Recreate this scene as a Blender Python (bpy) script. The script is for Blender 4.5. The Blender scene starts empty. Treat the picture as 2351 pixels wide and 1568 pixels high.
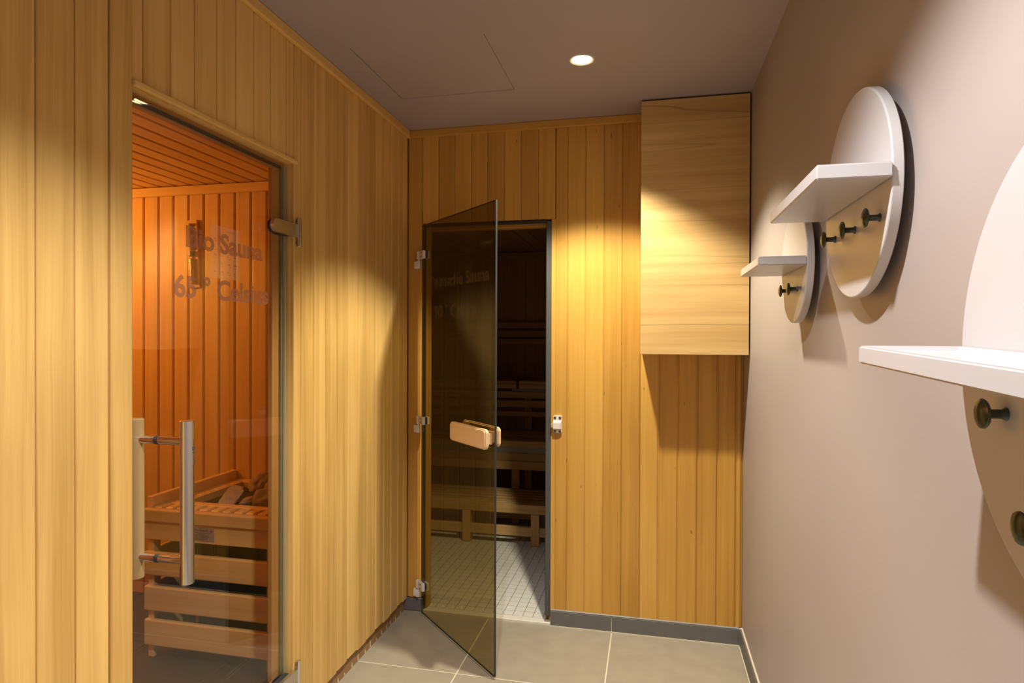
import bpy, bmesh, math, random
from mathutils import Vector, Matrix, noise
random.seed(7)
S = bpy.context.scene
C = S.collection

# ------------------------------------------------------------------ camera
W, H = 1.594, 2.40
F_PX, YAW, PIT, ROL = 1421.73, 0.22, -0.0069, 0.0037
CAM = Vector((1.188, -2.9155, 1.3735))
d = Vector((-math.sin(YAW)*math.cos(PIT), math.cos(YAW)*math.cos(PIT), math.sin(PIT)))
r0 = Vector((math.cos(YAW), math.sin(YAW), 0)); u0 = r0.cross(d)
r = r0*math.cos(ROL)+u0*math.sin(ROL); u = -r0*math.sin(ROL)+u0*math.cos(ROL)
cd = bpy.data.cameras.new('camera'); cam = bpy.data.objects.new('camera', cd); C.objects.link(cam)
cd.sensor_width = 36; cd.lens = F_PX/2351*36; cd.clip_start = .02; cd.clip_end = 50
m = Matrix((r, u, -d)).transposed().to_4x4(); m.translation = CAM
cam.matrix_world = m
S.camera = cam
# ------------------------------------------------------------------ world / exposure
wd = bpy.data.worlds.new('world'); S.world = wd; wd.use_nodes = True
wd.node_tree.nodes['Background'].inputs[0].default_value = (.02, .018, .016, 1)
wd.node_tree.nodes['Background'].inputs[1].default_value = .2
S.view_settings.view_transform = 'Standard'; S.view_settings.look = 'None'
S.view_settings.gamma = 1; S.view_settings.use_curve_mapping = False
S.view_settings.exposure = 1.05
LAMP_A = dict(pos=(.935, -.62, H), energy=80, col=(1, .95, .76), size=108, blend=.38)
LAMP_B = dict(pos=(.90, -2.20, H), energy=72, col=(.98, .985, .97), size=118, blend=.46)
LAMP_C = dict(pos=(.90, -3.80, H), energy=72, col=(.98, .985, .97), size=118, blend=.46)

# ------------------------------------------------------------------ materials
def newmat(name):
    m = bpy.data.materials.new(name); m.use_nodes = True
    nt = m.node_tree; nt.nodes.clear()
    o = nt.nodes.new('ShaderNodeOutputMaterial')
    return m, nt, o
def N(nt, typ, **kw):
    n = nt.nodes.new('ShaderNode'+typ)
    for k, v in kw.items():
        if k.startswith('i_'):
            n.inputs[int(k[2:]) if k[2:].isdigit() else k[2:]].default_value = v
        else: setattr(n, k, v)
    return n
def L(nt, a, b): nt.links.new(a, b)
def math_(nt, op, a, b=None):
    n = N(nt, 'Math', operation=op)
    for i, x in enumerate((a, b)):
        if x is None: continue
        if isinstance(x, (int, float)): n.inputs[i].default_value = x
        else: L(nt, x, n.inputs[i])
    return n.outputs[0]
def plain(name, col, rough=.5, metal=0, bump=0, bscale=200, var=.0, vscale=6, spec=.5):
    m, nt, o = newmat(name)
    b = N(nt, 'BsdfPrincipled'); b.inputs['Base Color'].default_value = (*col, 1)
    b.inputs['Roughness'].default_value = rough; b.inputs['Metallic'].default_value = metal
    b.inputs['Specular IOR Level'].default_value = spec
    L(nt, b.outputs[0], o.inputs[0])
    tc = N(nt, 'TexCoord')
    if var:
        n = N(nt, 'TexNoise'); n.inputs['Scale'].default_value = vscale; n.inputs['Detail'].default_value = 6
        L(nt, tc.outputs['Object'], n.inputs['Vector'])
        oi = N(nt, 'ObjectInfo')
        ad = N(nt, 'VectorMath', operation='ADD'); L(nt, tc.outputs['Object'], ad.inputs[0])
        sc = N(nt, 'VectorMath', operation='SCALE'); sc.inputs[0].default_value = (17, 31, 7); L(nt, oi.outputs['Random'], sc.inputs['Scale'])
        L(nt, sc.outputs[0], ad.inputs[1]); L(nt, ad.outputs[0], n.inputs['Vector'])
        mx = N(nt, 'Mix', data_type='RGBA')
        mx.inputs['A'].default_value = (*[c*(1-var) for c in col], 1); mx.inputs['B'].default_value = (*[min(1, c*(1+var)) for c in col], 1)
        L(nt, n.outputs['Fac'], mx.inputs['Factor']); L(nt, mx.outputs['Result'], b.inputs['Base Color'])
    if bump:
        n2 = N(nt, 'TexNoise'); n2.inputs['Scale'].default_value = bscale; n2.inputs['Detail'].default_value = 3
        L(nt, tc.outputs['Object'], n2.inputs['Vector'])
        bp = N(nt, 'Bump'); bp.inputs['Strength'].default_value = bump; bp.inputs['Distance'].default_value = .002
        L(nt, n2.outputs['Fac'], bp.inputs['Height']); L(nt, bp.outputs[0], b.inputs['Normal'])
    return m
def wood(name, dark, mid, light, axis='z', rough=.42, ring=10, contrast=1.0, veins=0.0, fleck=0.0):
    """straight-grained softwood, grain along a local axis, every board different"""
    m, nt, o = newmat(name)
    b = N(nt, 'BsdfPrincipled'); b.inputs['Roughness'].default_value = rough
    b.inputs['Specular IOR Level'].default_value = .35
    L(nt, b.outputs[0], o.inputs[0])
    tc = N(nt, 'TexCoord'); oi = N(nt, 'ObjectInfo')
    sc = N(nt, 'VectorMath', operation='SCALE'); sc.inputs[0].default_value = (13.7, 29.3, 41.1)
    L(nt, oi.outputs['Random'], sc.inputs['Scale'])
    ad = N(nt, 'VectorMath', operation='ADD'); L(nt, tc.outputs['Object'], ad.inputs[0]); L(nt, sc.outputs[0], ad.inputs[1])
    def mapped(across, along, src=ad.outputs[0]):
        mp = N(nt, 'Mapping'); L(nt, src, mp.inputs['Vector'])
        s = [across]*3; s['xyz'.index(axis)] = along
        mp.inputs['Scale'].default_value = s
        return mp.outputs[0]
    # slow wobble of the grain
    wob = N(nt, 'TexNoise'); wob.inputs['Scale'].default_value = 1; wob.inputs['Detail'].default_value = 2
    L(nt, mapped(3, 1.1), wob.inputs['Vector'])
    ws = N(nt, 'VectorMath', operation='SCALE'); L(nt, wob.outputs['Color'], ws.inputs[0]); ws.inputs['Scale'].default_value = .035
    wa = N(nt, 'VectorMath', operation='ADD'); L(nt, ad.outputs[0], wa.inputs[0]); L(nt, ws.outputs[0], wa.inputs[1])
    n1 = N(nt, 'TexNoise'); n1.inputs['Scale'].default_value = 1; n1.inputs['Detail'].default_value = 3; n1.inputs['Roughness'].default_value = .6
    L(nt, mapped(ring*3.2, .45, wa.outputs[0]), n1.inputs['Vector'])
    n2 = N(nt, 'TexNoise'); n2.inputs['Scale'].default_value = 1; n2.inputs['Detail'].default_value = 4; n2.inputs['Roughness'].default_value = .65
    L(nt, mapped(ring*22, 2.2, wa.outputs[0]), n2.inputs['Vector'])
    n3 = N(nt, 'TexNoise'); n3.inputs['Scale'].default_value = 1; n3.inputs['Detail'].default_value = 2
    L(nt, mapped(7, 1.6), n3.inputs['Vector'])
    f = math_(nt, 'ADD', math_(nt, 'MULTIPLY', n1.outputs['Fac'], .52), math_(nt, 'MULTIPLY', n2.outputs['Fac'], .22))
    f = math_(nt, 'ADD', f, math_(nt, 'MULTIPLY', n3.outputs['Fac'], .34))
    f = math_(nt, 'ADD', math_(nt, 'MULTIPLY', math_(nt, 'SUBTRACT', f, .54), contrast), .5)
    f = math_(nt, 'ADD', f, math_(nt, 'MULTIPLY', math_(nt, 'SUBTRACT', oi.outputs['Random'], .5), .24))
    cr = N(nt, 'ValToRGB'); e = cr.color_ramp.elements
    e[0].position = .26; e[0].color = (*dark, 1); e[1].position = .74; e[1].color = (*light, 1)
    k = e.new(.5); k.color = (*mid, 1)
    L(nt, f, cr.inputs[0])
    col = cr.outputs[0]
    if veins:   # sparse dark resin lines along the grain
        n4 = N(nt, 'TexNoise'); n4.inputs['Scale'].default_value = 1; n4.inputs['Detail'].default_value = 1
        L(nt, mapped(8, .38), n4.inputs['Vector'])
        a = math_(nt, 'ABSOLUTE', math_(nt, 'SUBTRACT', n4.outputs['Fac'], .56))
        ln = math_(nt, 'MAXIMUM', math_(nt, 'SUBTRACT', 1.0, math_(nt, 'DIVIDE', a, .006)), 0)
        msk = N(nt, 'TexNoise'); msk.inputs['Scale'].default_value = 1; L(nt, mapped(2.5, 4), msk.inputs['Vector'])
        ln = math_(nt, 'MULTIPLY', math_(nt, 'MULTIPLY', ln, math_(nt, 'MULTIPLY', msk.outputs['Fac'], 1.2)), veins)
        mx = N(nt, 'Mix', data_type='RGBA'); L(nt, ln, mx.inputs['Factor']); L(nt, col, mx.inputs['A']); mx.inputs['B'].default_value = (*[c*.3 for c in dark], 1)
        col = mx.outputs['Result']
    if fleck:   # small dark knots and pitch flecks
        n5 = N(nt, 'TexNoise'); n5.inputs['Scale'].default_value = 1; n5.inputs['Detail'].default_value = 1
        L(nt, mapped(55, 14), n5.inputs['Vector'])
        k5 = math_(nt, 'MINIMUM', math_(nt, 'MAXIMUM', math_(nt, 'MULTIPLY', math_(nt, 'SUBTRACT', n5.outputs['Fac'], .77), 22.0), 0), fleck)
        mx = N(nt, 'Mix', data_type='RGBA'); L(nt, k5, mx.inputs['Factor']); L(nt, col, mx.inputs['A']); mx.inputs['B'].default_value = (*[c*.35 for c in dark], 1)
        col = mx.outputs['Result']
    L(nt, col, b.inputs['Base Color'])
    bp = N(nt, 'Bump'); bp.inputs['Strength'].default_value = .12; bp.inputs['Distance'].default_value = .001
    L(nt, n2.outputs['Fac'], bp.inputs['Height']); L(nt, bp.outputs[0], b.inputs['Normal'])
    return m
def glass(name, tint, f0=.04, rough=0.0):
    """thin sheet: tinted straight transmission plus Fresnel reflection on both faces"""
    m, nt, o = newmat(name)
    g = N(nt, 'NewGeometry')
    dt = N(nt, 'VectorMath', operation='DOT_PRODUCT'); L(nt, g.outputs['Incoming'], dt.inputs[0]); L(nt, g.outputs['Normal'], dt.inputs[1])
    c = math_(nt, 'SUBTRACT', 1.0, math_(nt, 'ABSOLUTE', dt.outputs['Value']))
    f = math_(nt, 'ADD', math_(nt, 'MULTIPLY', math_(nt, 'POWER', c, 5), 1-f0), f0)
    t = N(nt, 'BsdfTransparent'); t.inputs[0].default_value = (*tint, 1)
    gl = N(nt, 'BsdfGlossy'); gl.inputs['Roughness'].default_value = rough; gl.inputs['Color'].default_value = (1, 1, 1, 1)
    mx = N(nt, 'MixShader'); L(nt, f, mx.inputs[0]); L(nt, t.outputs[0], mx.inputs[1]); L(nt, gl.outputs[0], mx.inputs[2])
    L(nt, mx.outputs[0], o.inputs[0])
    return m
def sheer(name, col, opacity):
    m, nt, o = newmat(name)
    t = N(nt, 'BsdfTransparent'); df = N(nt, 'BsdfDiffuse'); df.inputs[0].default_value = (*col, 1)
    tl = N(nt, 'BsdfTranslucent'); tl.inputs[0].default_value = (*col, 1)
    a = N(nt, 'MixShader'); a.inputs[0].default_value = .45; L(nt, df.outputs[0], a.inputs[1]); L(nt, tl.outputs[0], a.inputs[2])
    mx = N(nt, 'MixShader'); mx.inputs[0].default_value = opacity
    L(nt, t.outputs[0], mx.inputs[1]); L(nt, a.outputs[0], mx.inputs[2]); L(nt, mx.outputs[0], o.inputs[0])
    return m
def emit(name, col, s):
    m, nt, o = newmat(name); e = N(nt, 'Emission'); e.inputs[0].default_value = (*col, 1); e.inputs[1].default_value = s
    L(nt, e.outputs[0], o.inputs[0]); return m
def brushed(name, col, rough=.28):
    m, nt, o = newmat(name)
    b = N(nt, 'BsdfPrincipled'); b.inputs['Base Color'].default_value = (*col, 1); b.inputs['Metallic'].default_value = 1
    b.inputs['Roughness'].default_value = rough; b.inputs['Anisotropic'].default_value = .4
    tc = N(nt, 'TexCoord'); mp = N(nt, 'Mapping'); mp.inputs['Scale'].default_value = (8, 8, 300); L(nt, tc.outputs['Object'], mp.inputs[0])
    n = N(nt, 'TexNoise'); n.inputs['Scale'].default_value = 1; L(nt, mp.outputs[0], n.inputs['Vector'])
    rr = math_(nt, 'ADD', math_(nt, 'MULTIPLY', n.outputs['Fac'], .06), rough-.03); L(nt, rr, b.inputs['Roughness'])
    L(nt, b.outputs[0], o.inputs[0]); return m

GOLD = ((.50, .285, .075), (.72, .445, .140), (.83, .55, .19))
AGED = ((.44, .215, .036), (.58, .305, .058), (.68, .385, .085))
HEM = ((.58, .34, .105), (.72, .45, .15), (.82, .55, .20))
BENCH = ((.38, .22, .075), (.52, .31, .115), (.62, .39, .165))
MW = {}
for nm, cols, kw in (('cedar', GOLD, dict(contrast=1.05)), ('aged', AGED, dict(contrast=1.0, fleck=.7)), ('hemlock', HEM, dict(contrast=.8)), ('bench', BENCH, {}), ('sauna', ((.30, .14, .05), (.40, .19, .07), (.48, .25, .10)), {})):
    for ax in 'xyz': MW[nm+ax] = wood(nm+'_wood_'+ax, *cols, axis=ax, **kw)
MW['veneer'] = wood('veneer_wood', (.48, .285, .105), (.60, .39, .16), (.73, .51, .24), axis='x', ring=6, contrast=1.2, veins=.8, rough=.35)
MW['beech'] = wood('beech_wood', (.60, .38, .20), (.70, .46, .25), (.78, .54, .32), axis='x', ring=14, contrast=.6)
MW['frame'] = wood('frame_wood', (.32, .14, .035), (.42, .20, .055), (.50, .26, .08), axis='z', ring=12)
MW['framey'] = wood('frame_wood_y', (.32, .14, .035), (.42, .20, .055), (.50, .26, .08), axis='y', ring=12)
MW['barwood'] = wood('bar_wood', (.32, .20, .085), (.40, .26, .115), (.47, .32, .15), axis='z', ring=14, contrast=.7)
M_WALL = plain('mauve_wall_paint', (.385, .322, .300), .48, bump=.07, bscale=320, var=.04, vscale=3)
M_CEIL = plain('mauve_ceiling_paint', (.385, .335, .36), .6, bump=.1, bscale=300, var=.03)
M_DARK = plain('dark_void', (.012, .010, .009), .8)
M_TILE = plain('grey_stoneware', (.37, .315, .235), .42, bump=.15, bscale=400, var=.16, vscale=14)
M_BASE = plain('dark_grey_stoneware', (.14, .13, .125), .5, bump=.15, bscale=400, var=.12, vscale=20)
M_BIOT = plain('dark_sauna_tile', (.055, .048, .042), .4, var=.15)
M_GROUT = plain('beige_grout', (.70, .62, .46), .8, bump=.3, var=.12, vscale=25)
M_SIL = plain('grey_silicone', (.30, .28, .26), .45)
M_MOS = plain('white_mosaic_tile', (.78, .74, .67), .32, var=.05, vscale=40)
M_MGR = plain('brown_mosaic_grout', (.19, .12, .065), .8)
M_MORT = plain('cream_mortar', (.74, .68, .58), .7, bump=.3, var=.07, vscale=30)
M_WHITE = plain('lilac_white_lacquer', (.53, .50, .505), .30, spec=.5)
M_HOOK = plain('dark_green_lacquer', (.022, .034, .022), .22, spec=.6)
M_HWHITE = plain('white_plastic', (.76, .71, .66), .4)
M_STEEL = brushed('brushed_steel', (.72, .72, .71), .15)
M_NICKEL = plain('satin_nickel', (.68, .64, .58), .32, metal=1)
M_SCREW = plain('dark_screw_metal', (.18, .16, .14), .4, metal=1)
M_RUB = plain('black_rubber', (.022, .022, .024), .55, bump=.2)
M_FOAM = plain('grey_foam_seal', (.075, .072, .066), .8, bump=.4)
M_CLEAR = glass('clear_glass', (.975, .978, .968))
M_EDGE = plain('greenish_glass_edge', (.36, .36, .24), .15)
M_BRONZE = glass('bronze_glass', (.60, .545, .39), f0=.03)
M_BEDGE = plain('dark_glass_edge', (.03, .035, .035), .12)
M_FROST = sheer('frosted_lettering', (.50, .33, .23), .46)
M_FROST2 = sheer('frosted_lettering_on_bronze', (.50, .38, .26), .065)
M_NOTEREFL = sheer('faint_paper_reflection', (.9, .8, .76), .20)  # sheer colours for the painted notice reflection
M_INKREFL = sheer('faint_ink_reflection', (.30, .10, .05), .14)
M_STONE = plain('brown_rock', (.30, .20, .13), .85, bump=.9, bscale=60, var=.4, vscale=22)
M_SLAB = plain('grey_rock', (.36, .32, .28), .85, bump=.9, bscale=80, var=.25, vscale=30)
M_HEAT = plain('dark_heater_metal', (.045, .040, .036), .5, metal=.7, bump=.2, var=.3)
M_HEATB = plain('worn_heater_steel', (.30, .27, .24), .45, metal=.8, bump=.4, var=.4, vscale=18)
M_SIGN = plain('grey_sign_plate', (.34, .30, .27), .4, metal=.2)
M_INK = plain('dark_ink', (.03, .025, .02), .6)
M_RED = plain('dark_red_ink', (.20, .025, .015), .6)
M_BRASS = plain('amber_sand_tube', (.62, .40, .12), .2, metal=.2)
M_LED = plain('grey_led_profile', (.30, .29, .28), .5)
M_LENS = emit('lamp_lens_glow', (1, .86, .42), 14)
M_SLENS = emit('sauna_lamp_glow', (1, .55, .2), 4)
M_LETTER = plain('engraved_dark', (.05, .045, .04), .6)
M_PLAIN = plain('lining_wood', (.34, .18, .07), .55, var=.1)

# ------------------------------------------------------------------ builders
def link(name, me, mat, parent=None, loc=(0, 0, 0), rot=(0, 0, 0)):
    o = bpy.data.objects.new(name, me); C.objects.link(o)
    if mat and not me.materials: me.materials.append(mat)
    o.parent = parent; o.location = loc; o.rotation_euler = rot
    return o
def tag(o, label=None, cat=None, group=None, kind=None):
    if label: o['label'] = label
    if cat: o['category'] = cat
    if group: o['group'] = group
    if kind: o['kind'] = kind
    return o
def thing(name, label, cat, loc=(0, 0, 0), rot=(0, 0, 0), group=None, kind=None):
    o = bpy.data.objects.new(name, None); C.objects.link(o); o.empty_display_size = .05
    o.location = loc; o.rotation_euler = rot
    return tag(o, label, cat, group, kind)
def bm_mesh(bm, name='mesh', smooth=False):
    bmesh.ops.recalc_face_normals(bm, faces=bm.faces)
    me = bpy.data.meshes.new(name); bm.to_mesh(me); bm.free()
    if smooth:
        for f in me.polygons: f.use_smooth = True
    return me
CACHE = {}
def boxmesh(s, bev, mat, seg=2):
    key = (tuple(round(x, 4) for x in s), bev, mat.name, seg)
    if key not in CACHE:
        bm = bmesh.new(); bmesh.ops.create_cube(bm, size=1)
        bmesh.ops.scale(bm, vec=s, verts=bm.verts)
        if bev: bmesh.ops.bevel(bm, geom=bm.edges[:], offset=bev, segments=seg, affect='EDGES', profile=.5)
        me = bm_mesh(bm); me.materials.append(mat); CACHE[key] = me
    return CACHE[key]
def box(name, lo, hi, mat, parent=None, bev=0, off=None, seg=1):
    """off = parent's location for world-coordinate children of an unrotated parent"""
    lo, hi = Vector(lo), Vector(hi); c = (lo+hi)/2
    if parent is not None: c = c-Vector(off if off is not None else parent.location)
    return link(name, boxmesh(hi-lo, bev, mat, seg), mat, parent, c)
def boxes(name, lst, mat, parent=None):
    bm = bmesh.new()
    for lo, hi in lst:
        g = bmesh.ops.create_cube(bm, size=1)['verts']
        lo, hi = Vector(lo), Vector(hi)
        bmesh.ops.scale(bm, vec=hi-lo, verts=g); bmesh.ops.translate(bm, vec=(lo+hi)/2, verts=g)
    me = bm_mesh(bm); return link(name, me, mat, parent)
def lathe(prof, n=40, smooth=True, axis='z'):
    """prof: list of (radius, height)"""
    bm = bmesh.new(); rings = []
    for rr, z in prof:
        if rr < 1e-6: rings.append([bm.verts.new((0, 0, z))])
        else: rings.append([bm.verts.new((rr*math.cos(2*math.pi*i/n), rr*math.sin(2*math.pi*i/n), z)) for i in range(n)])
    for a, b in zip(rings, rings[1:]):
        for i in range(n):
            j = (i+1) % n
            if len(a) == 1 and len(b) == 1: continue
            if len(a) == 1: bm.faces.new((a[0], b[i], b[j]))
            elif len(b) == 1: bm.faces.new((a[i], a[j], b[0]))
            else: bm.faces.new((a[i], a[j], b[j], b[i]))
    if axis == 'x': bmesh.ops.rotate(bm, verts=bm.verts, matrix=Matrix.Rotation(math.pi/2, 3, 'Y'))
    if axis == 'y': bmesh.ops.rotate(bm, verts=bm.verts, matrix=Matrix.Rotation(-math.pi/2, 3, 'X'))
    me = bm_mesh(bm)
    if smooth:
        for f in me.polygons: f.use_smooth = True
        me.set_sharp_from_angle(angle=math.radians(38))
    return me
def cyl(name, rad, lo, hi, mat, parent=None, loc=(0, 0, 0), axis='z', n=32, ch=.0, rot=(0, 0, 0)):
    prof = [(0, lo), (rad-ch, lo)] + ([(rad, lo+ch)] if ch else []) + ([(rad, hi-ch)] if ch else []) + [(rad-ch, hi), (0, hi)]
    return link(name, lathe(prof, n, True, axis), mat, parent, loc, rot)
def prism(pts, z0, z1, smooth=False):
    bm = bmesh.new(); a = [bm.verts.new((x, y, z0)) for x, y in pts]; b = [bm.verts.new((x, y, z1)) for x, y in pts]
    bm.faces.new(a); bm.faces.new(b)
    for i in range(len(pts)):
        j = (i+1) % len(pts); bm.faces.new((a[i], a[j], b[j], b[i]))
    me = bm_mesh(bm)
    if smooth:
        for f in me.polygons: f.use_smooth = True
        me.set_sharp_from_angle(angle=math.radians(40))
    return me
PC = {}
def plankmesh(w, ln, mat, gap=.003, ch=.0035, gd=.006, t=.014):
    key = (round(w, 4), round(ln, 3), mat.name, gap, ch)
    if key not in PC:
        pts = [(0, t), (0, ch), (ch*.6, ch*.35), (ch*2.6, 0), (w-gap-ch*1.2, 0), (w-gap, ch*.8), (w-gap, gd), (w, gd), (w, t)]
        me = prism(pts, 0, ln); me.materials.append(mat); PC[key] = me
    return PC[key]
def plank(parent, w, ln, mat, loc, rot, name='plank', **kw):
    return link(name, plankmesh(w, ln, mat, **kw), mat, parent, loc, rot)
R90 = math.pi/2
TXT = {}
def text(name, body, size, mat, parent, loc, rot, ext=.0004, align='LEFT', width=None, bold=0.0, mirror=False):
    cu = bpy.data.curves.new(name, 'FONT'); cu.body = body; cu.size = size; cu.extrude = ext; cu.align_x = align; cu.offset = bold
    cu.resolution_u = 4
    t = bpy.data.objects.new('tmp', cu); C.objects.link(t)
    bpy.context.view_layer.update()
    me = bpy.data.meshes.new_from_object(t.evaluated_get(bpy.context.evaluated_depsgraph_get()))
    bpy.data.objects.remove(t); bpy.data.curves.remove(cu)
    if width:
        xs = [v.co.x for v in me.vertices]; k = width/(max(xs)-min(xs)); x0 = min(xs)
        for v in me.vertices: v.co.x = (v.co.x-x0)*k
    if mirror:
        xs = [v.co.x for v in me.vertices]; c = min(xs)+max(xs)
        for v in me.vertices: v.co.x = c-v.co.x
        me.flip_normals()
    me.materials.clear(); me.materials.append(mat)
    return link(name, me, mat, parent, loc, rot)

# ================================================================== SETTING
# ---- floor of the changing room
fl = boxes('floor', [((-.10, -4.4, -.06), (W+.1, .02, -.0015))], M_GROUT); tag(fl, 'grey stoneware tile floor with pale grout joints', 'floor', kind='structure')
xs = [-.02, .421, 1.018, W-.012]; ys = [0, -.505, -1.105, -1.705, -2.305, -2.905, -3.505, -4.105, -4.4]
for i in range(3):
    for j in range(8):
        g = .0030
        box('floor_tile', (xs[i]+(g if i else 0), ys[j+1]+g, -.012), (xs[i+1]-g, ys[j]-g, 0), M_TILE, fl, bev=.0008)
# ---- left wall: panelled sauna front with door opening
DY0, DY1, DZ = -1.691, -1.014, 1.962
wl = boxes('wall_left', [((-.10, -4.4, 0), (-.014, DY0-.03, H)), ((-.10, DY1+.02, 0), (-.014, .09, H)), ((-.10, DY0-.03, DZ+.03), (-.014, DY1+.02, H))], M_PLAIN)
tag(wl, 'left wall clad in upright golden cedar planks around the glass sauna door', 'wall', kind='structure')
lft = [-2.932, -2.847, -2.763, -2.678, -2.594, -2.509, -2.425, -2.34, -2.257, -2.172, -2.088, -2.005, -1.921, -1.835, -1.751]
PB = .062
for a, b in zip(lft, lft[1:]): plank(wl, b-a, H-PB, MW['cedarz'], (0, a, PB), (0, 0, R90))
plank(wl, -DY0*-1+1.751, H-PB, MW['cedarz'], (.004, -1.751, PB), (0, 0, R90), gap=.0005)
top = [DY0, -1.655, -1.567, -1.483, -1.396, -1.314, -1.230, -1.145, -1.057, DY1]
for a, b in zip(top, top[1:]): plank(wl, b-a, H-DZ, MW['cedarz'], (0, a, DZ), (0, 0, R90))
rgt = [DY1, -.968, -.884, -.797, -.711, -.625, -.538, -.453, -.366, -.281, -.199, -.116, -.052, .0]
for i, (a, b) in enumerate(zip(rgt, rgt[1:])): plank(wl, b-a, H-PB-.004*(i % 3), MW['cedarz'], (0, a, PB+.004*(i % 3)), (0, 0, R90))
box('door_lip', (-.002, DY0-.002, DZ-.004), (.012, DY1+.006, DZ+.012), MW['cedary'], wl, bev=.004, seg=2)
bl = boxes('baseboard_left', [((-.035, -4.4, 0), (-.016, 0, PB+.012))], plain('brown_glue_strip', (.58, .48, .33), .7, bump=.8, bscale=40, var=.35, vscale=30))
tag(bl, 'recessed brown base strip under the left planks', 'baseboard', kind='structure')
for k in range(26):   # dried glue dabs on the recessed strip
    y = -.05-k*.056-random.uniform(0, .02)
    h = random.uniform(.012, .04)
    link('glue_dab', prism([(0, 0), (.012, 0), (.008, h*.6), (.004, h)], 0, .002), M_GROUT, bl, (-.0158, y, .002), (R90, 0, R90))
tl = box('trim_1', (0, -2.9, H-.037), (.017, 0, H), MW['cedary'], None, bev=.004, seg=2); tag(tl, 'cedar ceiling batten along the left wall', 'trim', kind='structure')
# plain wall panel further back on the left, behind the camera
# ---- back wall
OX0, OX1, OZ = .088, .724, 1.936
wb = boxes('wall_back', [((-.02, .0145, 0), (OX0-.01, .10, H)), ((OX1+.012, .0145, 0), (W+.1, .10, H)), ((OX0-.01, .0145, OZ+.005), (OX1+.012, .10, H))], M_PLAIN)
tag(wb, 'back wall of upright aged cedar planks around the open sauna door', 'wall', kind='structure')
BB = .078
plank(wb, .073, H-.07, MW['agedz'], (.002, 0, .07), (0, 0, 0), gap=.002)
box('light_gap_strip', (.0755, .004, 2.0), (.0785, .014, H-.037), M_GROUT, wb)
ov = [.080, .163, .247, .331, .413, .496, .579, .664, .744]
hp = thing('over_door_panel', None, None); hp.parent = wb
for a, b in zip(ov, ov[1:]): plank(hp, b-a, H-OZ-.002, MW['agedz'], (a, -.004, OZ), (0, 0, 0), ch=.002, gap=.0018)
bk = [.7475, .804, .889, .974, 1.059, 1.144, 1.229, 1.315, 1.401, 1.487, 1.567, 1.592]
for i, (a, b) in enumerate(zip(bk, bk[1:])):
    plank(wb, b-a, H-BB, MW['agedz'], (a, 0 if i != 10 else .004, BB), (0, 0, 0), ch=.0022 if i < 5 else .004, gap=.002 if i < 5 else .005)
box('plank_edge', (OX1+.004, 0, BB), (.7475, .0145, OZ-.001), MW['agedz'], wb)
tb = box('trim_2', (.017, -.016, H-.037), (1.145, .0, H), MW['agedx'], None, bev=.004, seg=2); tag(tb, 'cedar ceiling batten along the back wall', 'trim', kind='structure')
# base tiles of the back wall
bb = boxes('baseboard_back', [((OX1+.004, .001, 0), (W, .0145, BB-.004))], M_GROUT); tag(bb, 'row of dark grey base tiles under the back wall planks', 'baseboard', kind='structure')
box('base_tile', (OX1+.006, -.0075, .003), (1.0145, .006, BB-.006), M_BASE, bb, bev=.001)
box('base_tile', (1.019, -.0075, .003), (W-.014, .006, BB-.006), M_BASE, bb, bev=.001)
box('base_tile', (-.014, -.004, .003), (OX0-.003, .012, .066), M_BASE, bb, bev=.001)
sil = box('silicone_joint', (OX1+.004, -.006, BB-.006), (W-.014, .008, BB+.001), M_SIL, bb, bev=.002)
box('silicone_joint', (OX1+.004, -.009, 0), (W-.014, -.002, .004), M_GROUT, bb)
# ---- right wall
wr = boxes('wall_right', [((W, -4.4, 0), (W+.1, .1, H))], M_WALL); tag(wr, 'smooth mauve painted right wall', 'wall', kind='structure')
br = boxes('baseboard_right', [((W-.006, -4.4, 0), (W, -.010, .083))], M_GROUT); tag(br, 'grey base tiles along the right wall', 'baseboard', kind='structure')
yy = -.012
for k in range(8):
    box('base_tile', (W-.012, yy-.597, .003), (W-.003, yy, .078), M_BASE, br, bev=.001); yy -= .6
# ---- front wall behind the camera
cpl = box('trim_7', (-.016, -2.985, 0), (.02, -2.932, H-.001), MW['cedarz'], None, bev=.003); tag(cpl, 'cedar end board of the panelling behind the viewer', 'trim', kind='structure')
boxes('plain_panel', [((-.014, -4.4, 0), (0, -2.985, H))], M_WALL, wl)
wf = boxes('wall_front', [((-.1, -4.5, 0), (W+.1, -4.4, H))], M_WALL); tag(wf, 'mauve wall behind the viewer', 'wall', kind='structure')
# ---- ceiling with access hatch
HX0, HX1, HY0, HY1 = .137, .632, -.881, -.402
ce = boxes('ceiling', [((-.1, -4.5, H), (HX0-.0012, .1, H+.05)), ((HX1+.0012, -4.5, H), (W+.1, .1, H+.05)), ((HX0-.0012, -4.5, H), (HX1+.0012, HY0-.0012, H+.05)), ((HX0-.0012, HY1+.0012, H), (HX1+.0012, .1, H+.05))], M_CEIL)
tag(ce, 'mauve brown painted ceiling', 'ceiling', kind='structure')
box('access_hatch', (HX0+.0012, HY0+.0012, H+.001), (HX1-.0012, HY1-.0012, H+.02), M_CEIL, ce, bev=.0006)
box('hatch_void', (HX0-.01, HY0-.01, H+.03), (HX1+.01, HY1+.01, H+.055), M_DARK, ce)

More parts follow.
